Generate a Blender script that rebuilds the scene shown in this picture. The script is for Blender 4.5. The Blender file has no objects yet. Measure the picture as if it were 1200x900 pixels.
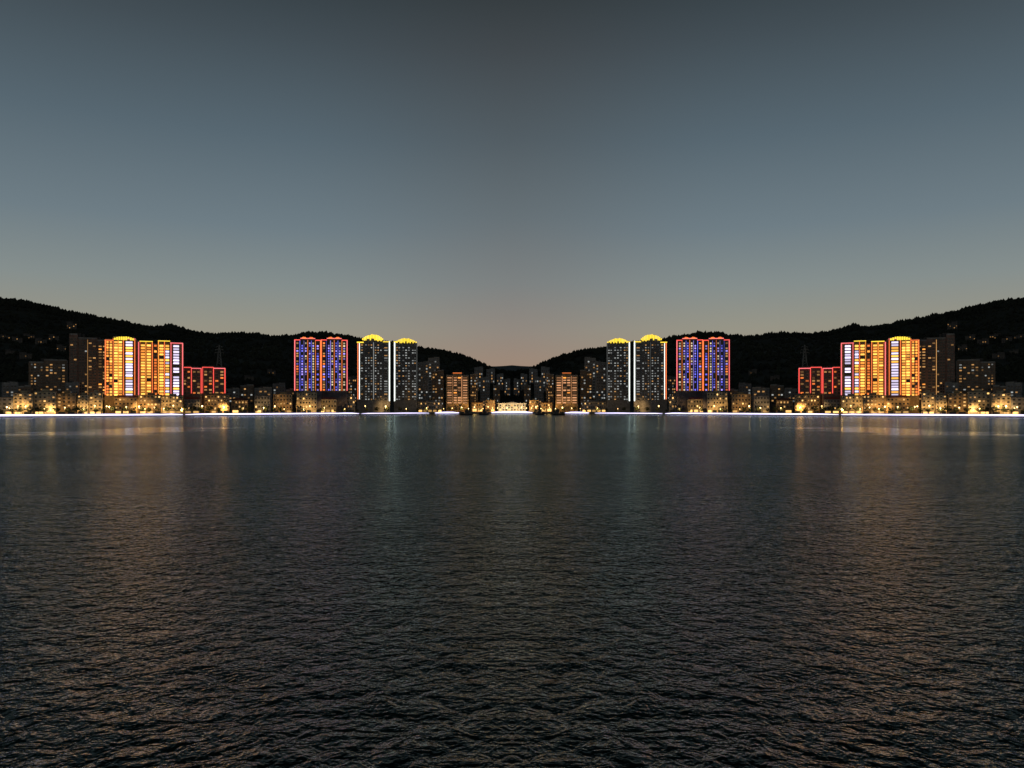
import bpy, math, random
from mathutils import noise, Vector
random.seed(7)
C = bpy.context.scene.collection
F, H, HY = 906.0, 9.0, 479.0
GZ = 3.0

# ---------------------------------------------------------------- materials
def newmat(name):
    m = bpy.data.materials.new(name); m.use_nodes = True
    return m, m.node_tree.nodes, m.node_tree.links
def surf(name, col, rough=0.8, scale=0.3, var=0.35, metal=0.0):
    m, n, l = newmat(name)
    b = n['Principled BSDF']; b.inputs['Roughness'].default_value = rough; b.inputs['Metallic'].default_value = metal
    tc = n.new('ShaderNodeTexCoord'); no = n.new('ShaderNodeTexNoise'); no.inputs['Scale'].default_value = scale; no.inputs['Detail'].default_value = 5
    l.new(tc.outputs['Object'], no.inputs['Vector'])
    r = n.new('ShaderNodeValToRGB')
    r.color_ramp.elements[0].position = .3; r.color_ramp.elements[1].position = .7
    r.color_ramp.elements[0].color = [c*(1-var) for c in col]+[1]
    r.color_ramp.elements[1].color = [min(1, c*(1+var)) for c in col]+[1]
    l.new(no.outputs['Fac'], r.inputs['Fac']); l.new(r.outputs['Color'], b.inputs['Base Color'])
    return m
def lit(name, col, s, lo=.45, hi=1.3):
    m, n, l = newmat(name)
    b = n['Principled BSDF']; b.inputs['Base Color'].default_value = (.05, .05, .05, 1); b.inputs['Roughness'].default_value = .4
    b.inputs['Emission Color'].default_value = (*col, 1)
    oi = n.new('ShaderNodeObjectInfo'); mr = n.new('ShaderNodeMapRange')
    mr.inputs['To Min'].default_value = s*lo; mr.inputs['To Max'].default_value = s*hi
    l.new(oi.outputs['Random'], mr.inputs['Value']); l.new(mr.outputs['Result'], b.inputs['Emission Strength'])
    m.cycles.emission_sampling = 'NONE'
    return m
M = {
 'concrete': surf('dark_concrete', (.11, .10, .12)), 'brown': surf('brown_render', (.2, .14, .1)), 'russet': surf('russet_render', (.24, .15, .12)),
 'grey': surf('grey_render', (.2, .2, .21)), 'cream': surf('cream_render', (.46, .38, .25)),
 'pale': surf('pale_render', (.6, .58, .52)), 'ochre': surf('ochre_render', (.42, .28, .14)),
 'slab': surf('balcony_slab', (.26, .25, .24)), 'roof': surf('dark_roof', (.06, .055, .055)),
 'redroof': surf('red_tile_roof', (.14, .05, .04)), 'frame': surf('window_frame', (.08, .08, .08), .5),
 'glass': surf('dark_glass', (.02, .025, .03), .1), 'metal': surf('painted_metal', (.12, .12, .13), .4),
 'stone': surf('embankment_stone', (.16, .155, .15), .9, .5), 'paving': surf('paving', (.12, .11, .10), .9, .05),
 'leaf': surf('foliage', (.035, .048, .022), .9, .4), 'bark': surf('bark', (.06, .045, .035), .9, 2),
 'hill': surf('hill_cover', (.016, .02, .013), 1, .02, .5), 'wood': surf('forest_cover', (.014, .018, .011), 1, .01, .5),
 'hull': surf('dark_hull', (.02, .02, .023), .5), 'cabin': surf('boat_cabin', (.05, .05, .05), .5),
 'amber': lit('amber_light', (1, .33, .05), 1.8), 'gold': lit('gold_light', (1, .47, .08), 2.1),
 'orange': lit('orange_light', (1, .22, .04), 1.2), 'lilac': lit('lilac_light', (.82, .72, 1), 1.7),
 'white': lit('white_light', (1, .8, .5), .75, .3, 1.5), 'blue': lit('blue_light', (.17, .17, 1), .95, .3, 1.6),
 'violet': lit('violet_light', (.42, .32, 1), 1.0, .3, 1.6), 'dimw': lit('dim_white', (.85, .88, .85), .3, .2, 1.8),
 'dima': lit('dim_amber', (1, .5, .16), .45, .15, 1.6), 'warm': lit('warm_window', (1, .55, .17), 1.3, .2, 1.6),
 'peach': lit('peach_light', (1, .45, .2), .6, .1, 1.6),
 'red': lit('red_neon', (1, .09, .07), 1.5, .8, 1.1), 'pink': lit('pink_neon', (1, .17, .18), 1.5, .8, 1.1),
 'yneon': lit('yellow_neon', (1, .7, .05), 1.5, .8, 1.1), 'wneon': lit('white_neon', (.93, 1, .9), 3.0, .8, 1.1),
 'oneon': lit('orange_neon', (1, .2, .05), 1.7, .8, 1.1), 'led': lit('lilac_led', (.74, .68, 1), 3.2, .9, 1.1),
 'lamp': lit('lamp_glow', (1, .62, .22), 9, .2, 1.6), 'shop': lit('shop_light', (1, .56, .17), 1.3, .2, 1.6),
}
# ---------------------------------------------------------------- mesh builder
class MB:
    def __init__(s): s.v = []; s.f = []; s.m = []; s.mats = []
    def mi(s, m):
        if m not in s.mats: s.mats.append(m)
        return s.mats.index(m)
    def box(s, x0, x1, y0, y1, z0, z1, m):
        i = len(s.v); k = s.mi(m)
        s.v += [(x0,y0,z0),(x1,y0,z0),(x1,y1,z0),(x0,y1,z0),(x0,y0,z1),(x1,y0,z1),(x1,y1,z1),(x0,y1,z1)]
        for q in ((0,3,2,1),(4,5,6,7),(0,1,5,4),(1,2,6,5),(2,3,7,6),(3,0,4,7)):
            s.f.append(tuple(i+a for a in q)); s.m.append(k)
    def poly(s, vs, fs, m):
        i = len(s.v); k = s.mi(m); s.v += [tuple(v) for v in vs]
        for q in fs: s.f.append(tuple(i+a for a in q)); s.m.append(k)
    def bar(s, a, b, r, m, r2=None, n=6):
        a = Vector(a); b = Vector(b); d = (b-a).normalized(); r2 = r if r2 is None else r2
        u = d.cross(Vector((0,0,1)) if abs(d.z) < .9 else Vector((1,0,0))).normalized(); w = d.cross(u)
        vs = []
        for p, rr in ((a, r), (b, r2)):
            for j in range(n):
                t = 2*math.pi*j/n; vs.append(p+u*math.cos(t)*rr+w*math.sin(t)*rr)
        fs = [(j, (j+1) % n, n+(j+1) % n, n+j) for j in range(n)]+[tuple(range(n))[::-1], tuple(range(n, 2*n))]
        s.poly(vs, fs, m)
    def ball(s, c, r, m, n=8, rz=None):
        rz = rz or r; vs = [(c[0], c[1], c[2]-rz)]; h = n//2
        for i in range(1, h):
            p = -math.pi/2+math.pi*i/h
            for j in range(n):
                t = 2*math.pi*j/n; vs.append((c[0]+r*math.cos(p)*math.cos(t), c[1]+r*math.cos(p)*math.sin(t), c[2]+rz*math.sin(p)))
        vs.append((c[0], c[1], c[2]+rz)); fs = []
        for j in range(n):
            fs.append((0, 1+(j+1) % n, 1+j)); e = len(vs)-1; b = 1+(h-2)*n; fs.append((e, b+j, b+(j+1) % n))
            for i in range(h-2):
                a = 1+i*n; fs.append((a+j, a+(j+1) % n, a+n+(j+1) % n, a+n+j))
        s.poly(vs, fs, m)
    def mesh(s, name):
        me = bpy.data.meshes.new(name); me.from_pydata(s.v, [], s.f)
        for m in s.mats: me.materials.append(m)
        me.polygons.foreach_set('material_index', s.m); me.update(); return me
    def build(s, name, parent=None, loc=None):
        o = bpy.data.objects.new(name, s.mesh(name)); C.objects.link(o)
        if parent: o.parent = parent
        if loc: o.location = loc
        return o
def thing(name, label, cat, loc, rz=0, group=None):
    o = bpy.data.objects.new(name, None); C.objects.link(o); o.location = loc; o.rotation_euler = (0,0,rz)
    o.empty_display_size = 1; o['label'] = label; o['category'] = cat
    if group: o['group'] = group
    return o
def swap(t): return t.replace('left', '#').replace('right', 'left').replace('#', 'right')
def mirror_all(roots):
    kids = {}
    for o in list(C.objects):
        if o.parent: kids.setdefault(o.parent.name, []).append(o)
    def cp(o, par):
        c = o.copy(); C.objects.link(c)
        if par: c.parent = par
        for ch in kids.get(o.name, []): cp(ch, c)
        return c
    for r in roots:
        c = cp(r, None); c.location.x = -r.location.x; c.rotation_euler.z = -r.rotation_euler.z; c.scale.x = -1
        if 'label' in r: c['label'] = swap(r['label'])

# ---------------------------------------------------------------- the lie of the land
def shore(x):
    v = 1400-1.372*(math.sqrt(x*x+3600)-60)
    return v if v > 640 else 560+80*math.exp((v-640)/80)
def place(px, back):
    y = 1000.
    for _ in range(80):
        x = (px-600)*y/F; y = y*.6+(shore(x)+back)*.4
    return (px-600)*y/F, y
RN = [(-900,350),(-400,338),(-150,342),(0,352),(25,356),(50,360),(80,368),(100,371),(125,377),(150,382),(175,386),(200,385),(225,390),(250,395),(275,393),(300,394),(325,398),(345,397),(358,392),(375,393),(400,396),(430,401),(460,405),(490,410),(510,411),(525,414),(540,419),(555,425),(570,431),(585,437),(600,440)]
RF = [(-900,440),(300,430),(440,424),(500,424),(540,427),(565,429),(585,430),(600,428)]
def interp(t, u):
    u = min(u, 1200-u)
    if u <= t[0][0]: return t[0][1]
    for (a, b), (c, d) in zip(t, t[1:]):
        if u <= c: return b+(d-b)*(u-a)/(c-a)
    return t[-1][1]
YR, YF = 2300., 4600.
def hill(x, y):
    zr = H+(HY-interp(RN, 600+x*F/YR))*YR/F
    y0 = shore(x)+190
    if y < YR: t = max(0, (y-y0)/(YR-y0)); p = t**1.35
    else: p = max(0, 1-((y-YR)/900)**1.5)
    ax = abs(x)
    z = zr*p
    z += 9*p*noise.noise((ax/180, y/180, 0))*min(1, abs(y-YR)/150+.3)+6*p*noise.noise((ax/38, y/60, 3))
    return GZ-1.2+z
def on_hill(px, py):
    y = place(px, 230)[1]
    while y < YR:
        x = (px-600)*y/F
        if HY-(hill(x, y)-H)*F/y <= py: break
        y += 6
    return x, y, hill(x, y)-.6

def grid(name, xs, ys, fn, m):
    vs = [(x, y, fn(x, y)) for x, y in ((x, (j if not callable(j) else j(x))) for j in ys for x in xs)]
    n = len(xs); fs = [(j*n+i, j*n+i+1, (j+1)*n+i+1, (j+1)*n+i) for j in range(len(ys)-1) for i in range(n-1)]
    b = MB(); b.poly(vs, fs, m); o = b.build(name); o['kind'] = 'structure'
    for p in o.data.polygons: p.use_smooth = True
    return o
XS = [i*20 for i in range(-130, 131)]
mk = lambda s: (lambda x: shore(x)+s)
ground = grid('ground', [i*15 for i in range(-180, 181)], [mk(s) for s in (0.6, 6, 30, 120, 400, 900, 2200, 4500, 9000)], lambda x, y: GZ, M['paving'])
def hy(t): return lambda x: (shore(x)+150)*(1-t)+YR*t
hills = grid('hills', XS, [hy(i/46) for i in range(47)]+[YR+40*i for i in range(1, 25)], hill, M['hill'])
def farhill(x, y):
    zr = H+(HY-interp(RF, 600+x*F/YF))*YF/F
    p = max(0, 1-abs(y-YF)/1500)
    return zr*p+14*p*noise.noise((abs(x)/150, y/200, 7))
M['far'] = surf('far_hill_haze_tint', (.05, .06, .07), 1, .01, .3)  # distance haze put into the base colour, paler and bluer than the near hills
grid('far_hills', [i*50 for i in range(-90, 91)], [3100+60*i for i in range(28)], farhill, M['far'])

# forest on the slopes
b = MB(); rr = random.Random(3)
def clump(b, x, y, z, r, m, rr):
    n = 5; vs = [(x+rr.uniform(-.3,.3)*r, y, z+r*rr.uniform(.9,1.7))]
    for j in range(n):
        t = 2*math.pi*j/n+rr.uniform(-.3,.3); q = r*rr.uniform(.6,1.1); vs.append((x+q*math.cos(t), y+q*math.sin(t), z+r*rr.uniform(.1,.7)))
    for j in range(n):
        t = 2*math.pi*j/n; vs.append((x+.5*r*math.cos(t), y+.5*r*math.sin(t), z-r*.6))
    fs = []
    for j in range(n):
        k = (j+1) % n; fs += [(0, 1+j, 1+k), (1+j, 1+n+j, 1+n+k, 1+k)]
    b.poly(vs, fs, m)
for i in range(9000):
    if i < 3600: x = rr.uniform(-1750, 0); y = YR+rr.uniform(-50, 30); r = rr.uniform(3.5, 9)
    else:
        y = rr.uniform(1250, YR); x = -rr.uniform(0, .8)*y; r = rr.uniform(4, 8)
        if y < shore(x)+350: continue
    z = hill(x, y); clump(b, x, y, z, r, M['wood'], rr); clump(b, -x, y, z, r, M['wood'], rr)
o = b.build('forest'); o['kind'] = 'stuff'; o['label'] = 'dark wooded cover on the hills behind the city'; o['category'] = 'forest'

# water
mw, n, l = newmat('water')
n.remove(n['Principled BSDF'])
df = n.new('ShaderNodeBsdfDiffuse'); df.inputs['Color'].default_value = (.005, .012, .011, 1)
gl = n.new('ShaderNodeBsdfGlossy'); gl.inputs['Color'].default_value = (.64, .77, .77, 1)
fr = n.new('ShaderNodeFresnel'); fr.inputs['IOR'].default_value = 1.31
mxs = n.new('ShaderNodeMixShader'); l.new(fr.outputs[0], mxs.inputs[0]); l.new(df.outputs[0], mxs.inputs[1]); l.new(gl.outputs[0], mxs.inputs[2])
l.new(mxs.outputs[0], n['Material Output'].inputs['Surface'])
tc = n.new('ShaderNodeTexCoord')
sx_ = n.new('ShaderNodeSeparateXYZ'); l.new(tc.outputs['Object'], sx_.inputs[0]); ax_ = n.new('ShaderNodeMath'); ax_.operation = 'ABSOLUTE'; l.new(sx_.outputs['X'], ax_.inputs[0])
cb = n.new('ShaderNodeCombineXYZ'); l.new(ax_.outputs[0], cb.inputs['X']); l.new(sx_.outputs['Y'], cb.inputs['Y'])
def wn(sc, det, sx, rot=0, rough=.5, dist=0.):
    mp = n.new('ShaderNodeMapping'); mp.inputs['Scale'].default_value = (sx, 1, 1); mp.inputs['Rotation'].default_value = (0, 0, rot)
    l.new(cb.outputs[0], mp.inputs['Vector']); t = n.new('ShaderNodeTexNoise'); t.inputs['Scale'].default_value = sc; t.inputs['Detail'].default_value = det; t.inputs['Roughness'].default_value = rough
    t.inputs['Distortion'].default_value = dist
    l.new(mp.outputs['Vector'], t.inputs['Vector']); return t.outputs['Fac']
patch = wn(.03, 3, .35)
pm = n.new('ShaderNodeMapRange'); pm.inputs['From Min'].default_value = .35; pm.inputs['From Max'].default_value = .6; pm.inputs['To Min'].default_value = .75; pm.inputs['To Max'].default_value = 1
l.new(patch, pm.inputs['Value'])
def mrange(src, a, b_, c, d):
    q = n.new('ShaderNodeMapRange'); q.interpolation_type = 'SMOOTHSTEP'
    for k_, v_ in (('From Min', a), ('From Max', b_), ('To Min', c), ('To Max', d)): q.inputs[k_].default_value = v_
    l.new(src, q.inputs['Value']); return q.outputs['Result']
def mth(op, a, b_):
    q = n.new('ShaderNodeMath'); q.operation = op
    for i_, v_ in enumerate((a, b_)):
        if isinstance(v_, float): q.inputs[i_].default_value = v_
        else: l.new(v_, q.inputs[i_])
    return q.outputs[0]
# calmer water off the far shore: a wide sheltered belt and one slick on each side
yy = mth('ADD', sx_.outputs['Y'], mth('MULTIPLY', patch, 100.))
xx_ = mth('ADD', ax_.outputs[0], mth('MULTIPLY', wn(.04, 2, 1), 50.))
slick = mth('MULTIPLY', mth('MULTIPLY', mrange(yy, 250, 320, 0, 1), mrange(yy, 410, 480, 1, 0)), mth('MULTIPLY', mrange(xx_, 135, 165, 0, 1), mrange(xx_, 195, 225, 1, 0)))
belt = mth('MULTIPLY', mth('MULTIPLY', mrange(yy, 200, 420, 0, 1), mrange(ax_.outputs[0], 330, 430, 1, .3)), .5)
calm = mth('MAXIMUM', mth('MULTIPLY', slick, .86), belt)
stren = mth('MULTIPLY', pm.outputs['Result'], mth('SUBTRACT', 1., calm))
l.new(mth('SUBTRACT', .14, mth('MULTIPLY', calm, .07)), gl.inputs['Roughness'])
prev = None
for fac, dist in ((wn(.33, 2, .85, .35, .5, .3), .5), (wn(1.15, 3, .9, -.45, .5, .6), .56), (wn(3.6, 2, .95, .6, .5, .4), .15)):
    bp = n.new('ShaderNodeBump'); l.new(stren, bp.inputs['Strength']); bp.inputs['Distance'].default_value = dist
    l.new(fac, bp.inputs['Height'])
    if prev: l.new(prev, bp.inputs['Normal'])
    prev = bp.outputs['Normal']
l.new(prev, gl.inputs['Normal']); l.new(prev, fr.inputs['Normal'])
b = MB(); b.poly([(-5000,-900,0),(5000,-900,0),(5000,1600,0),(-5000,1600,0)], [(0,1,2,3)], mw); o = b.build('water'); o['kind'] = 'structure'

# embankment wall along the water
b = MB(); xs = [i*12 for i in range(-220, 221)]
vs = []; 
for x in xs:
    y = shore(x); vs += [(x, y-2.2, -3), (x, y-.4, GZ-.3), (x, y-.4, GZ+.35), (x, y+.6, GZ+.35), (x, y+.6, GZ-.5)]
fs = [(i*5+k, (i+1)*5+k, (i+1)*5+k+1, i*5+k+1) for i in range(len(xs)-1) for k in range(4)]
b.poly(vs, fs, M['stone']); o = b.build('embankment'); o['kind'] = 'structure'

# ---------------------------------------------------------------- buildings
WIN = {}
def winmesh(key):
    if key not in WIN:
        b = MB(); f = M['frame']; t = .05
        b.box(-.5, .5, -.5, .5, -.5, -.5+t, f); b.box(-.5, .5, -.5, .5, .5-t, .5, f)
        b.box(-.5, -.5+t*.6, -.5, .5, -.5+t, .5-t, f); b.box(.5-t*.6, .5, -.5, .5, -.5+t, .5-t, f)
        b.box(-.5+t*.6, .5-t*.6, -.2, .5, -.5+t, .5-t, M[key])
        WIN[key] = b.mesh('window')
    return WIN[key]
def add_windows(root, wins, name='window'):
    wins.sort(key=lambda w: -w[3]*w[4]*(0.05 if w[5] == 'glass' else 1))
    for (x, y, z, w, h, key) in wins[:98]:
        o = bpy.data.objects.new(name, winmesh(key)); C.objects.link(o); o.parent = root
        o.location = (x, y, z); o.scale = (w, .3, h)
    if len(wins) > 98:
        b = MB()
        for (x, y, z, w, h, key) in wins[98:]: b.box(x-w/2, x+w/2, y-.12, y+.12, z-h/2, z+h/2, M[key])
        o = b.build(name, root); o['kind'] = 'stuff'
LEFT = []
LW = .6
def tower(name, label, px0, px1, top, back, wall, bays, cols, row, y0, y1, lines=(), crown=None, group=None, cat='tower', seed=1, ledge=True, wh=.52, turn=.85):
    rr = random.Random(seed); pc = (px0+px1)/2; x, y = place(pc, back); k = y/F; W = (px1-px0)*k
    rz = -math.atan2(x, y)*turn
    t = thing(name, label, cat, (x, y, GZ), rz, group); LEFT.append(t)
    Z = lambda py: H+(HY-py)*k-GZ
    D = 17*min(1.2, max(.5, W/30)); X = lambda u: (u-.5)*W
    b = MB(); zt = Z(top)
    for (a, c, fw, dr) in bays:
        zz = Z(top+dr); b.box(X(a)+.02, X(c)-.02, -D/2-fw, D/2, 0, zz, M[wall])
        b.box(X(a)+.3, X(c)-.3, -D/2-fw-.25, -D/2-fw+.1, zz-1.1, zz+.5, M['slab'])
        if ledge:
            q = Z(y1+row/2)
            while q < zz-1.5:
                b.box(X(a)+.4, X(c)-.4, -D/2-fw-.55, -D/2-fw+.1, q-.15, q+.08, M['slab']); q += row*k
    b.build('wall', t)
    b = MB(); mdr = max(dr for *_, dr in bays)*k
    b.box(-W*.2, W*.12, -D*.2, D*.25, zt-3-mdr, zt+1.6, M['roof']); b.box(W*.2, W*.3, -D*.1, D*.2, zt-3-mdr, zt+.8, M['roof'])
    b.build('rooftop_room', t)
    def face(u):
        for (a, c, fw, dr) in bays:
            if a <= u <= c: return -D/2-fw, Z(top+dr)
        return -D/2, zt
    wins = []
    for (a, c, keys) in cols:
        f, zz = face((a+c)/2); q = y0
        while q <= y1:
            z = Z(q)
            if z < zz-.8:
                r = rr.random(); key = 'glass'
                for kk, wgt in keys:
                    if r < wgt: key = kk; break
                    r -= wgt
                wins.append((X((a+c)/2), f-.12, z, (c-a)*W, row*k*wh, key))
            q += row
    add_windows(t, wins)
    for L in lines:
        b = MB()
        if L[0] == 'v':
            f, zz = face(L[1]); w = L[5]*k/2*LW; b.box(X(L[1])-w, X(L[1])+w, f-.95, f-.6, Z(L[3]), Z(L[2]), M[L[4]])
            b.box(X(L[1])-w*.4, X(L[1])+w*.4, f-.6, f+.05, Z(L[3])+.1, Z(L[2])-.1, M['frame'])
        else:
            f, zz = face((L[1]+L[2])/2); w = L[5]*k/2*LW; b.box(X(L[1]), X(L[2]), f-1.0, f-.62, Z(L[3])-w, Z(L[3])+w, M[L[4]])
            b.box(X(L[1])+.2, X(L[2])-.2, f-.62, f+.05, Z(L[3])-w*.5, Z(L[3])+w*.5, M['frame'])
        b.build('light_strip', t)
    if crown:
        for (ua, ub, ylow, ypk, key, zb) in crown:   # rounded, louvred crown of lit panels
            b = MB(); n = max(7, int((ub-ua)*W/2.3)); f, zz = face((ua+ub)/2)
            for i in range(n):
                p0, p1 = i/n, (i+.74)/n; xa, xb = X(ua+(ub-ua)*p0), X(ua+(ub-ua)*p1)
                st = math.sin(math.pi*(i+.5)/n)**.7*rr.uniform(.8, 1)
                hi = Z(ylow)+(Z(ypk)-Z(ylow))*st; lo = Z(zb)+(hi-Z(zb))*rr.choice((0, .15, .4))
                b.box(xa, xb, f-1.1, f-.5, lo, hi, M[key])
            b.box(X(ua), X(ub), f-.48, f+.4, Z(zb)-.2, Z(ylow)+.2, M['slab']); b.box(X(ua+(ub-ua)*.3), X(ub-(ub-ua)*.3), f-.48, f+.4, Z(ylow)+.2, Z(ypk)-1.2, M['slab'])
            b.build('roof_crown', t)
    return t
def even(a, b, n, gap, keys):
    s = (b-a)/n; return [(a+i*s+gap/2, a+(i+1)*s-gap/2, keys) for i in range(n)]

G = 'high rise towers along the shore'
tower('apartment_tower', 'tall unlit grey brown slab tower, outermost high rise beside the orange towers, left half', 83, 102, 392, 120, 'russet',
      [(0,.45,0,0),(.45,1,-1.5,4)], even(.04,.42,2,.05,[('dima',.08)])+even(.5,.97,3,.05,[('dima',.1),('dimw',.03)]), 3.4, 398, 470, group=G, seed=2)
tower('apartment_tower', 'brown tower with faint amber window columns, touching the orange striped tower, left half', 104, 125, 397, 100, 'russet',
      [(0,.5,0,0),(.5,1,1,2)], even(.05,.46,2,.06,[('dima',.3)])+even(.54,.96,2,.06,[('dima',.6),('amber',.08)]), 3.4, 403, 470,
      [('v',.03,399,465,'dima',.9),('v',.97,401,465,'orange',.9)], group=G, seed=3)
yl = [('gold',.7),('amber',.27)]; lv = [('lilac',.74),('gold',.24)]
tower('apartment_tower', 'orange tower with one broad lilac white column, outer of the orange pair, left half', 126, 162, 396, 60, 'ochre',
      [(0,.24,0,3),(.24,.52,1.4,0),(.52,.9,2.2,1),(.9,1,0,4)],
      [(.05,.11,[('amber',.6),('orange',.3)]),(.14,.21,[('amber',.6),('gold',.3)]),(.27,.375,yl),(.4,.5,yl),(.6,.81,lv)], 3.2, 402, 463,
      [('v',.02,400,463,'oneon',1.5),('v',.98,401,463,'pink',1.5),('v',.54,399,463,'oneon',1.1),('v',.245,398,463,'oneon',.9),('v',.387,398,463,'amber',.8),('v',.87,399,463,'oneon',1),('h',.53,.89,398,'pink',1.1),('h',0,.23,400,'oneon',1.1)],
      crown=[(.27,.86,398,395,'yneon',399.5)], group=G, seed=4, wh=.76)
tower('apartment_tower', 'wide orange striped tower with pink edge, inner of the orange pair, left half', 167, 213, 400, 60, 'ochre',
      [(0,.3,0.8,1),(.3,.42,0,4),(.42,.7,1.4,0),(.7,1,.6,2)],
      [(.03,.125,yl),(.165,.26,yl),(.33,.39,[('orange',.6),('amber',.2)]),(.45,.55,yl),(.59,.68,lv),(.77,.91,lv)], 3.3, 406, 463,
      [('v',.01,402,463,'oneon',1.5),('v',.99,403,463,'pink',1.8),('v',.145,402,463,'amber',.8),('v',.29,402,463,'oneon',1),('v',.43,401,463,'amber',.8),('v',.57,401,463,'oneon',.8),('v',.72,402,463,'pink',1.1),('h',0,.3,401.5,'yneon',1.4),('h',.42,.7,400.5,'yneon',1.4),('h',.7,1,402.5,'pink',1.3)],
      group=G, seed=5, wh=.76)
for (a, c, lab, sd) in ((214, 236, 'low red edged dark block adjoining the wide orange striped tower, left half', 6), (238, 264, 'low red edged dark block, inner of the red edged pair, left half', 7)):
    tower('apartment_block', lab, a, c, 430, 62, 'russet', [(0,.48,0,0),(.48,1,.8,1)], even(.06,.46,2,.08,[('dima',.35),('orange',.08)])+even(.52,.95,2,.08,[('dima',.3),('orange',.1)]), 3.5, 436, 462,
      [('v',.03,431,461,'red',1.4),('v',.49,431,461,'red',1.3),('v',.97,432,461,'red',1.5),('h',.02,.48,431,'red',1.3),('h',.49,.98,432,'pink',1.3)], group='low red outlined blocks', cat='building', seed=sd)
bl = [('blue',.45),('violet',.35)]; bo = [('dima',.4),('orange',.18),('violet',.15)]; wy = [('white',.55),('violet',.25)]
for (a, c, lab, sd) in ((346, 376, 'blue violet tower with red outline, outer of the joined blue pair, left half', 8), (377, 407, 'blue violet tower with red outline, inner of the joined blue pair, left half', 9)):
    tower('apartment_tower', lab, a, c, 397, 60, 'concrete', [(0,.22,0,2),(.22,.5,1.2,0),(.5,.78,1.2,0),(.78,1,0,2)],
      [(.07,.15,bo),(.265,.32,bl),(.4,.455,wy),(.55,.6,bl),(.68,.735,wy),(.84,.91,bl if sd == 8 else wy)], 3.0, 403, 457,
      [('v',.015,399,458,'pink' if sd == 8 else 'oneon',1.7),('v',.985,399,458,'oneon' if sd == 8 else 'pink',1.7),('v',.5,399,458,'orange',.9),('v',.205,400,458,'blue',.8),('v',.36,400,458,'violet',.6),('v',.64,400,458,'blue',.6),('v',.79,400,458,'orange',.8),
       ('h',0,.22,399.3,'red',1.5),('h',.22,.5,397.5,'pink',1.5),('h',.5,.78,397.5,'pink',1.5),('h',.78,1,399.3,'red',1.5)],
      crown=[(.27,.46,397.2,395.6,'oneon',398),(.54,.73,397.2,395.6,'oneon',398)], group=G, seed=sd, wh=.65)
wd = [('dimw',.45),('dima',.14)]
tower('apartment_tower', 'wide dark tower with dim white windows, broad yellow crown, orange outer edge, left half', 419, 457, 399, 60, 'grey',
      [(0,.2,0,3),(.2,.5,1,0),(.5,.78,1,0),(.78,1,0,2)], even(.1,.19,1,.02,wd)+even(.23,.48,3,.04,wd)+even(.52,.76,3,.04,wd)+even(.81,.93,1,.02,wd), 3.0, 405, 468,
      [('v',.03,402,468,'oneon',1.2),('v',.075,403,468,'wneon',.8),('v',.98,400,470,'wneon',1.7),('v',.5,402,468,'dimw',1.0),('h',0,.2,402,'yneon',2.2),('h',.78,1,401,'yneon',1.8)],
      crown=[(.16,.8,398.5,392.3,'yneon',400.5)], group=G, seed=10, wh=.4)
tower('apartment_tower', 'narrow dark tower with dim white windows and yellow crown, inner of its pair, left half', 462, 489, 402, 64, 'grey',
      [(0,.3,0,1),(.3,.72,1.1,0),(.72,1,0,1)], even(.08,.28,2,.03,wd)+even(.34,.7,3,.05,wd)+even(.76,.95,2,.03,wd), 3.0, 408, 468,
      [('v',.03,402,470,'wneon',1.7),('v',.98,404,466,'dimw',1.1),('h',.0,.3,401.5,'yneon',2.2),('h',.72,.98,401.5,'yneon',1.8)],
      crown=[(.12,.92,401,396.6,'yneon',402.8)], group=G, seed=11, wh=.4)
tower('apartment_block', 'short peach lit tower, nearest lit tower to the centre, left half', 523, 549, 437, 50, 'ochre',
      [(0,.3,0,3),(.3,.7,1,0),(.7,1,0,3)], [(.05,.25,[('peach',.85),('amber',.08)]),(.34,.48,[('peach',.75),('amber',.15)]),(.52,.66,[('peach',.75),('amber',.15)]),(.75,.95,[('peach',.85),('amber',.08)])], 2.9, 443, 472,
      [('h',.3,.7,437.5,'orange',1),('v',.3,441,472,'peach',.9),('v',.7,441,472,'peach',.9)], group=None, seed=12)
tower('apartment_block', 'broad mid height block speckled with dim windows, outside the slab tower, left half', 38, 76, 422, 170, 'brown',
      [(0,.4,0,3),(.4,1,1,0)], even(.04,.38,4,.04,[('dima',.24),('dimw',.1)])+even(.43,.97,5,.04,[('dima',.28),('dimw',.1)]), 3.2, 428, 462, group=None, cat='building', seed=13)

ORD = ['first','second','third','fourth','fifth','sixth','seventh','eighth','ninth','tenth','eleventh','twelfth','thirteenth','fourteenth','fifteenth','sixteenth','seventeenth','eighteenth','nineteenth','twentieth','twenty first','twenty second','twenty third','twenty fourth']
mid = [(4,20,448,150,'grey'),(22,36,452,140,'brown'),(78,92,448,80,'grey'),(265,280,455,90,'grey'),(282,297,451,130,'brown'),(299,318,454,100,'grey'),(320,334,449,150,'grey'),(335,345,456,90,'brown'),
       (408,418,441,120,'grey'),(490,502,424,110,'grey'),(502,515,419,420,'grey'),(506,520,434,100,'brown'),(551,560,438,120,'brown'),(556,566,430,560,'grey'),(563,574,442,300,'grey'),(570,580,432,700,'grey'),(578,586,451,260,'brown'),(582,590,438,620,'grey'),(591,598,444,520,'grey')]
for i, (a, c, top, bk, wl) in enumerate(mid):
    tower('apartment_block', f'dim {"brown" if wl=="brown" else "grey"} block behind the shore houses, {ORD[i]} of these from the left edge', a, c, top, bk, wl,
      [(0,.5,0,1),(.5,1,.8,0)], even(.06,.46,2,.06,[('dima',.18),('dimw',.18)])+even(.54,.94,2,.06,[('dima',.2),('dimw',.16)]), 3.4, top+5, 476, group='dim blocks behind the shore houses', cat='building', seed=20+i)

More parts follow.
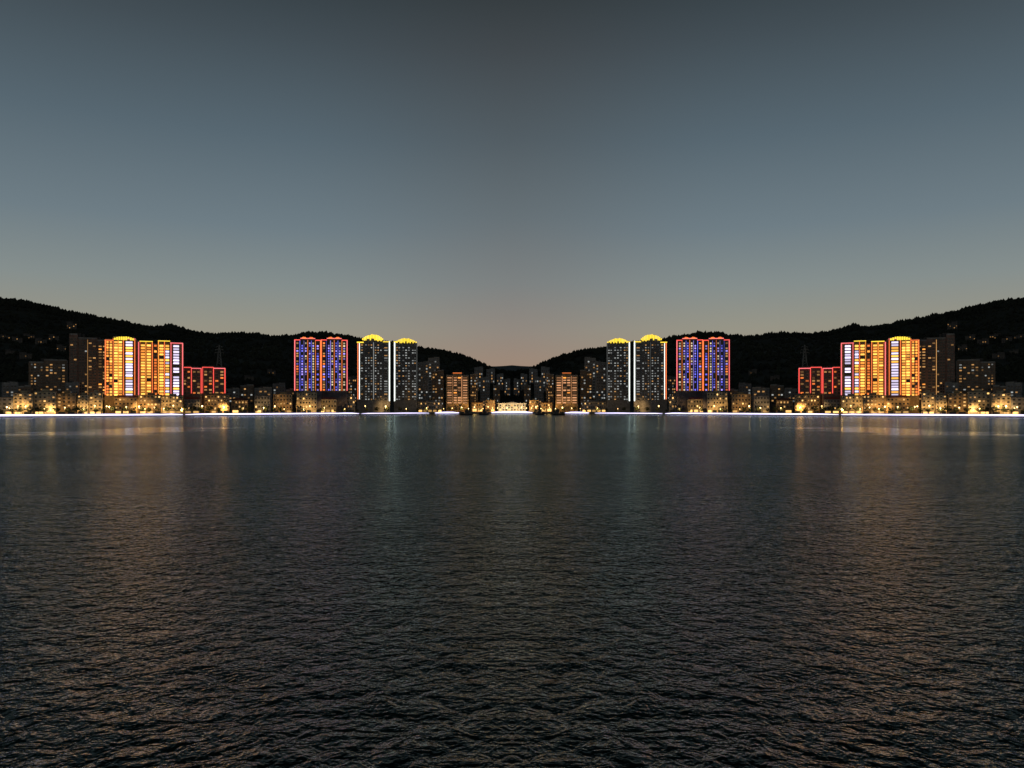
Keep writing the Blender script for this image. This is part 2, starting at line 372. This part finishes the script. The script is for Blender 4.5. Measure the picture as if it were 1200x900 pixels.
def shore_house(px0, px1, top, back, wall, roof, floors, p, label, seed):
    rr = random.Random(seed); x, y = place((px0+px1)/2, back); k = y/F; W = (px1-px0)*k; D = 12
    t = thing('shore_house', label, 'building', (x, y, GZ), -math.atan2(x, y)*.85, 'houses along the shore'); LEFT.append(t)
    h = H+(HY-top)*k-GZ; b = MB(); b.box(-W/2, W/2, -D/2, D/2, 0, h, M[wall]); fh = h/floors
    for i in range(1, floors): b.box(-W/2-.1, W/2+.1, -D/2-.25, -D/2+.1, i*fh-.15, i*fh+.12, M['slab'])
    b.build('wall', t); b = MB()
    if roof == 'flat':
        b.box(-W/2-.3, W/2+.3, -D/2-.4, D/2+.3, h, h+.5, M['roof']); b.box(-W*.15, W*.2, -1, 3, h+.5, h+2.6, M[wall]); b.box(W*.3, W*.38, 0, 2, h+.5, h+1.8, M['metal'])
    else:
        e = .6; b.poly([(-W/2-e,-D/2-e,h),(W/2+e,-D/2-e,h),(W/2+e,D/2+e,h),(-W/2-e,D/2+e,h),(-W/2+3,0,h+2.8),(W/2-3,0,h+2.8)], [(0,3,2,1),(0,1,5,4),(1,2,5),(2,3,4,5),(3,0,4)], M['redroof'])
    b.build('roof', t)
    n = max(3, int(W/3.6)); wins = []
    for f in range(1, floors):
        for i in range(n):
            r = rr.random(); key = 'warm' if r < p*.3 else 'dima' if r < p*.75 else 'glass'
            wins.append((-W/2+W*(i+.5)/n, -D/2-.1, (f+.5)*fh, W/n*.5, fh*.45, key))
    add_windows(t, wins)
    ns = max(2, int(W/7)); 
    for i in range(ns):
        key = 'shop' if rr.random() < .55 else 'glass'
        o = bpy.data.objects.new('shop_window', winmesh(key)); C.objects.link(o); o.parent = t; o.location = (-W/2+W*(i+.5)/ns, -D/2-.12, fh*.42); o.scale = (W/ns*.75, .3, fh*.62)
sh = [(-2,14,466,36,'grey','flat',4,.3),(18,37,461,30,'cream','flat',6,.5),(42,64,459,31,'cream','flat',6,.45),(69,88,461,32,'ochre','flat',6,.45),(92,103,463,29,'cream','flat',6,.5),(106,119,460,31,'cream','flat',6,.5),
      (136,160,466,38,'ochre','hip',4,.5),(165,188,463,28,'ochre','flat',5,.7),(191,213,464,29,'cream','flat',5,.7),(217,234,468,40,'grey','hip',4,.4),(241,268,463,32,'ochre','flat',5,.5),(272,290,469,44,'ochre','hip',3,.4),(299,316,464,36,'grey','flat',4,.4),(321,342,462,32,'ochre','flat',5,.4),
      (348,371,460,32,'cream','flat',5,.5),(375,394,468,40,'cream','hip',3,.5),(401,416,464,38,'grey','flat',4,.4),(490,518,471,44,'grey','flat',3,.3),(553,566,472,36,'ochre','hip',2,.4),(569,580,469,38,'ochre','flat',3,.7)]
cn = {'grey': 'grey', 'cream': 'cream', 'ochre': 'tan'}
for i, (a, c, top, bk, wl, rf, fl, p) in enumerate(sh):
    shore_house(a, c, top, bk, wl, rf, fl, p, f'{cn[wl]} {"flat roofed" if rf=="flat" else "tile roofed"} house on the waterfront, {ORD[i]} house from the left edge', 60+i)

hs = sorted([(6,398),(20,402),(34,397),(48,404),(63,401),(12,416),(30,420),(84,386),(72,412),(292,446),(318,440),(506,428)])
for i, (a, py) in enumerate(hs):
    x, y, z = on_hill(a, py); rr = random.Random(90+i); k = y/F; W = rr.uniform(9, 13)*k; h = rr.uniform(5, 9)*k; D = 14
    t = thing('hillside_block', f'faint block on the dark hillside, {ORD[i]} of the hillside blocks from the left edge', 'building', (x, y, z), -math.atan2(x, y), 'blocks on the hillsides'); LEFT.append(t)
    b = MB(); b.box(-W/2, W*.1, -D/2, D/2, -14, h, M['roof']); b.box(W*.1, W/2, -D/2+2, D/2, -14, h*.8, M['roof']); b.build('wall', t)
    b = MB(); b.box(-W/2-.4, W*.1, -D/2-.4, D/2+.4, h, h+.8, M['roof']); b.box(W*.1, W/2+.4, -D/2+1.6, D/2+.4, h*.8, h*.8+.8, M['roof']); b.build('roof', t)
    wins = []
    for r in range(3):
        for c in range(5):
            u = rr.random(); wins.append((-W/2+W*(c+.5)/5, (-D/2 if c < 3 else -D/2+2)-.15, h*(.15+.25*r), W*.1, h*.11, 'dima' if u < .1 else 'glass'))
    add_windows(t, wins)

# pylon
x, y, z = on_hill(257, 431); k = y/F; hh = 27*k
t = thing('transmission_pylon', 'grey lattice power pylon on the dark hillside above the red edged blocks, left half', 'pylon', (x, y, z), .2); LEFT.append(t)
pc = lambda sx, sy, q: (sx*(5*(1-q)+.7*q), sy*(5*(1-q)+.7*q), hh*q)
for sx in (-1, 1):
    for sy in (-1, 1):
        b = MB(); b.bar(pc(sx,sy,-.03), pc(sx,sy,1), .42, M['slab'], .28); b.build('leg', t)
b = MB()
for i in range(8):
    q0, q1 = i/8, (i+1)/8
    for s in (-1, 1):
        b.bar(pc(-s,-1,q0), pc(s,-1,q1), .22, M['slab'], n=4); b.bar(pc(-s,1,q0), pc(s,1,q1), .22, M['slab'], n=4)
        b.bar(pc(-1,-s,q0), pc(-1,s,q1), .22, M['slab'], n=4); b.bar(pc(1,-s,q0), pc(1,s,q1), .22, M['slab'], n=4)
b.build('bracing', t)
for q, w in ((.66, 9), (.79, 8), (.92, 6)):
    b = MB(); b.bar((-w,0,hh*q), (w,0,hh*q), .32, M['slab']); b.bar((-w,0,hh*q), (0,0,hh*(q+.05)), .22, M['slab']); b.bar((w,0,hh*q), (0,0,hh*(q+.05)), .22, M['slab'])
    for s in (-1, 1): b.bar((s*w*.95,0,hh*q), (s*w*.95,0,hh*q-2.6), .2, M['slab'])
    b.build('crossarm', t)

# LED strips on the embankment
def strip(label, pa, pb, key='led', hgt=1.3, z=1.7):
    xa = place(pa, 0)[0]; xb = place(pb, 0)[0]; n = max(4, int(abs(xb-xa)/8)); cx = (xa+xb)/2; cy = shore(cx)
    t = thing('light_strip', label, 'light strip', (cx, cy, 0), 0, 'light strips along the embankment')
    vs = []
    for i in range(n+1):
        x = xa+(xb-xa)*i/n; y = shore(x); hh_ = hgt*(1+.45*noise.noise((x/14, 5, hgt)))
        if i in (0, n): hh_ *= .3
        for (dy, dz) in ((-2.3, z), (-2.0, z+hh_), (-1.2, z+hh_), (-1.5, z)): vs.append((x-cx, y-cy+dy, dz))
    fs = [(i*4+q, (i+1)*4+q, (i+1)*4+(q+1) % 4, i*4+(q+1) % 4) for i in range(n) for q in range(4)]+[(3,2,1,0), (4*n, 4*n+1, 4*n+2, 4*n+3)]
    b = MB(); b.poly(vs, fs, M[key]); b.build('light_tube', t)
    b = MB()
    for i in range(n+1):
        x = xa+(xb-xa)*i/n; y = shore(x); b.box(x-cx-.12, x-cx+.12, y-cy-1.5, y-cy-.3, z+.3, z+.5, M['metal'])
    b.build('bracket', t)
    return t
LEFT.append(strip('long bright lilac light strip on the embankment, from the left edge to the orange towers', -60, 215, hgt=1.35))
LEFT.append(strip('lilac light strip on the embankment, between the red blocks and white windowed towers, left half', 218, 421, hgt=1.2))
LEFT.append(strip('thin pale light strip on the embankment below the white windowed towers, left half', 424, 503, hgt=.8))
LEFT.append(strip('short bright light strip on the embankment below the short peach tower, left half', 510, 538, hgt=1.9))
strip('short bright light strip on the embankment in the centre below the columned hall', 576, 624, hgt=1.9)

# street lamps and trees on the promenade
GL = 'street lamps on the promenade'
def spot(name, e, col, ang):
    s = bpy.data.lights.new(name, 'SPOT'); s.energy = e; s.color = col; s.shadow_soft_size = .5; s.spot_size = math.radians(ang); s.spot_blend = .5; return s
pls = [spot('lamp_light', e, (1, .58, .2), 118) for e in (3500, 10000, 5500, 2500, 13000)]
lamp_px = [8,21,30,52,59,76,98,111,125,128,148,163,170,181,192,203,214,237,252,262,285,309,322,333,356,363,380,404,428,452,476,500,520,530,541,549,556,561,566,572,577,583,589,594]
b = MB(); b.bar((0,0,0), (0,0,7), .14, M['metal'], .08); b.bar((0,0,7), (0,-1.6,7.4), .07, M['metal']); b.bar((0,0,0), (0,0,.8), .25, M['metal'], .2); pole = b.mesh('pole')
b = MB(); b.ball((0,-1.9,7.3), .62, M['lamp']); b.box(-.5,.5,-2.4,-1.3,7.85,8.05,M['metal']); head = b.mesh('lamp_head')
rl = random.Random(12)
for i, px in enumerate(lamp_px):
    x, y = place(px, 7+(i*7) % 5)
    t = thing('street_lamp', 'small warm glowing street lamp on the waterfront promenade', 'street lamp', (x, y, GZ), -math.atan2(x, y), GL); LEFT.append(t)
    sc_ = rl.uniform(.75, 1.4)
    for nm, me in (('pole', pole), ('lamp_head', head)):
        o = bpy.data.objects.new(nm, me); C.objects.link(o); o.parent = t; o.scale = (sc_,)*3
    o = bpy.data.objects.new('lamp_light', pls[i % 5]); C.objects.link(o); o.parent = t; o.location = (0, -1.2, 6.2*sc_); o.rotation_euler = (math.radians(88), 0, 0)
crowns = []; trunks = []
for v in range(5):
    rr = random.Random(200+v); b = MB(); b.bar((0,0,-.2), (.2,0,2.6), .28, M['bark'], .16)
    for a in range(4): b.bar((.2,0,2.5), (1.7*math.cos(a*1.6+v), 1.5*math.sin(a*1.6+v), 4.4), .13, M['bark'], .05, 5)
    trunks.append(b.mesh('trunk')); b = MB()
    for i in range(300):
        while True:
            p_ = Vector((rr.uniform(-1,1), rr.uniform(-1,1), rr.uniform(-1,1)))
            if .3 < p_.length < 1 and noise.noise(p_*2.2+Vector((v*5,0,0))) > -.12: break
        c_ = Vector((p_.x*3.1, p_.y*2.8, 4.9+p_.z*2.4)); s_ = rr.uniform(.3, .6)
        u = Vector((rr.uniform(-1,1), rr.uniform(-1,1), rr.uniform(-1,1))).normalized(); w = u.cross(Vector((rr.uniform(-1,1), rr.uniform(-1,1), .3))).normalized()
        b.poly([c_-u*s_, c_-w*s_*.6, c_+u*s_, c_+w*s_*.6], [(0,1,2,3)], M['leaf'])
    crowns.append(b.mesh('crown'))
rt = random.Random(55); px = 1.
i = 0
while px < 575:
    x, y = place(px, rt.uniform(13, 18)); 
    t = thing('promenade_tree', 'small dark leafy tree standing along the waterfront promenade', 'tree', (x, y, GZ), rt.uniform(0, 6), 'trees along the promenade'); LEFT.append(t)
    s = rt.uniform(.65, 1.35)
    for nm, me in (('trunk', trunks[i % 5]), ('crown', crowns[i % 5])):
        o = bpy.data.objects.new(nm, me); C.objects.link(o); o.parent = t; o.scale = (s, s, s)
    i += 1; px += rt.uniform(7, 15)

# moored boats
def boat(label, px, dist, L, flip):
    y = dist; x = (px-600)*y/F
    t = thing('moored_boat', label, 'boat', (x, y, 0), .08*flip, 'dark boats moored near the centre'); LEFT.append(t)
    b = MB(); sec = [(-.5,.75,2.6),(-.3,1,2.1),(0,1,1.9),(.3,.9,2.2),(.42,.5,2.7),(.5,.05,3.2)]; vs = []
    for (u, w, h) in sec: vs += [(u*L*flip, -w*2.6, h), (u*L*.93*flip, -w*1.7, -.6), (u*L*.93*flip, w*1.7, -.6), (u*L*flip, w*2.6, h)]
    fs = [(i*4+q, (i+1)*4+q, (i+1)*4+(q+1) % 4, i*4+(q+1) % 4) for i in range(5) for q in range(4)]+[(0,1,2,3), (20,21,22,23)]
    b.poly(vs, fs, M['hull']); b.build('hull', t)
    b = MB(); b.box(-L*.36, L*.26, -2.1, 2.1, 1.9, 4.8, M['cabin']); b.box(-L*.1, L*.18, -1.7, 1.7, 5.05, 7.8, M['cabin']); b.build('cabin', t)
    b = MB(); b.box(-L*.4, L*.3, -2.5, 2.5, 4.8, 5.05, M['hull']); b.box(-L*.13, L*.21, -2, 2, 7.8, 8.1, M['hull']); b.build('roof', t)
    b = MB(); b.bar((0,0,8.1), (0,0,11.5), .12, M['metal'], .06); b.bar((-1,0,10), (1,0,10), .07, M['metal']); b.build('mast', t)
    for j in range(6):
        o = bpy.data.objects.new('window', winmesh('glass' if j != 2 else 'dima')); C.objects.link(o); o.parent = t; o.location = (-L*.3+j*L*.1, -2.15, 3.5); o.scale = (L*.07, .2, 1.1)
boat('dark moored boat with two decks, outer one of the pair just left of centre', 546, 1080, 19, 1)
boat('dark moored boat with two decks, inner one of the pair just left of centre', 567, 1120, 15, -1)

mirror_all(LEFT)

# central hall
x, y = 0, 1432; k = y/F
t = thing('civic_hall', 'wide pale columned hall with low pediment at the centre of the far shore', 'building', (x, y, GZ), 0)
b = MB(); b.box(-27,27,-6,12,0,1.4,M['pale']); b.box(-26,26,-2,12,1.4,15,M['pale']); b.build('wall', t)
b = MB(); b.box(-27,27,-6.2,12.4,15,16.4,M['pale']); b.poly([(-13,-6.4,16.4),(13,-6.4,16.4),(0,-6.4,19),(-13,8,16.4),(13,8,16.4),(0,8,19)], [(0,1,2),(5,4,3),(1,4,5,2),(0,2,5,3)], M['slab']); b.build('roof', t)
for i in range(10):
    b = MB(); xx = -24.3+i*5.4; b.bar((xx,-4.6,1.4), (xx,-4.6,15), .75, M['pale'], .62, 10); b.box(xx-1,xx+1,-5.6,-3.6,1.4,2.0,M['pale']); b.build('column', t)
w_ = []
for r in range(3):
    for i in range(9): w_.append((-21.6+i*5.4, -2.1, 4.2+r*4, 2.6, 2.6, 'glass' if (i+r) % 3 else 'warm'))
add_windows(t, w_)
ll = spot('flood_light', 8500, (1, .82, .5), 110)
for xx in (-18, 0, 18):
    o = bpy.data.objects.new('flood_light', ll); C.objects.link(o); o.parent = t; o.location = (xx, -20, 2); o.rotation_euler = (math.radians(98), 0, 0)

# ---------------------------------------------------------------- sky
w = bpy.data.worlds.new('World'); bpy.context.scene.world = w; w.use_nodes = True
n = w.node_tree.nodes; l = w.node_tree.links; bg = n['Background']
tc = n.new('ShaderNodeTexCoord'); sp = n.new('ShaderNodeSeparateXYZ'); l.new(tc.outputs['Generated'], sp.inputs[0])
def srgb(c): return [((v/255+.055)/1.055)**2.4 if v > 10 else v/255/12.92 for v in c]
def ramp(stops):
    r = n.new('ShaderNodeValToRGB'); e = r.color_ramp.elements
    while len(e) < len(stops): e.new(.5)
    for q, (p_, c_) in zip(e, stops): q.position = p_; q.color = [*srgb(c_), 1]
    l.new(sp.outputs['Z'], r.inputs['Fac']); return r
side = ramp([(0,(152,136,116)),(.06,(156,144,126)),(.1,(149,147,134)),(.15,(132,141,140)),(.22,(109,124,132)),(.32,(86,102,112)),(.42,(66,77,84)),(.5,(44,53,57)),(.7,(23,28,30)),(1,(13,16,17))])
cen = ramp([(0,(160,134,115)),(.05,(157,134,118)),(.1,(143,134,126)),(.16,(123,127,127)),(.24,(101,111,116)),(.33,(81,91,97)),(.42,(65,71,75)),(.5,(44,51,53)),(.7,(23,28,29)),(1,(13,16,17))])
ab = n.new('ShaderNodeMath'); ab.operation = 'ABSOLUTE'; l.new(sp.outputs['X'], ab.inputs[0])
mr = n.new('ShaderNodeMapRange'); mr.interpolation_type = 'SMOOTHERSTEP'; mr.inputs['From Min'].default_value = -.08; mr.inputs['From Max'].default_value = .32; l.new(ab.outputs[0], mr.inputs['Value'])
mx = n.new('ShaderNodeMix'); mx.data_type = 'RGBA'; l.new(mr.outputs['Result'], mx.inputs['Factor']); l.new(cen.outputs['Color'], mx.inputs['A']); l.new(side.outputs['Color'], mx.inputs['B'])
sky = n.new('ShaderNodeTexSky'); sky.sky_type = 'NISHITA'; sky.sun_disc = False; sky.sun_elevation = math.radians(-3); sky.sun_rotation = math.radians(0)
bg2 = n.new('ShaderNodeBackground'); l.new(sky.outputs['Color'], bg2.inputs['Color']); bg2.inputs['Strength'].default_value = .02
ad = n.new('ShaderNodeAddShader'); l.new(mx.outputs['Result'], bg.inputs['Color']); bg.inputs['Strength'].default_value = 1
l.new(bg.outputs[0], ad.inputs[0]); l.new(bg2.outputs[0], ad.inputs[1]); l.new(ad.outputs[0], n['World Output'].inputs['Surface'])

cam = bpy.data.cameras.new('camera'); co = bpy.data.objects.new('camera', cam); C.objects.link(co)
co.location = (0, 0, H); co.rotation_euler = (math.pi/2, 0, 0); cam.sensor_width = 36; cam.lens = 36*F/1200; cam.shift_y = (HY-450)/1200; cam.clip_end = 20000; cam.clip_start = .5
bpy.context.scene.camera = co
sc = bpy.context.scene; sc.view_settings.view_transform = 'Standard'; sc.view_settings.look = 'None'; sc.view_settings.exposure = 0
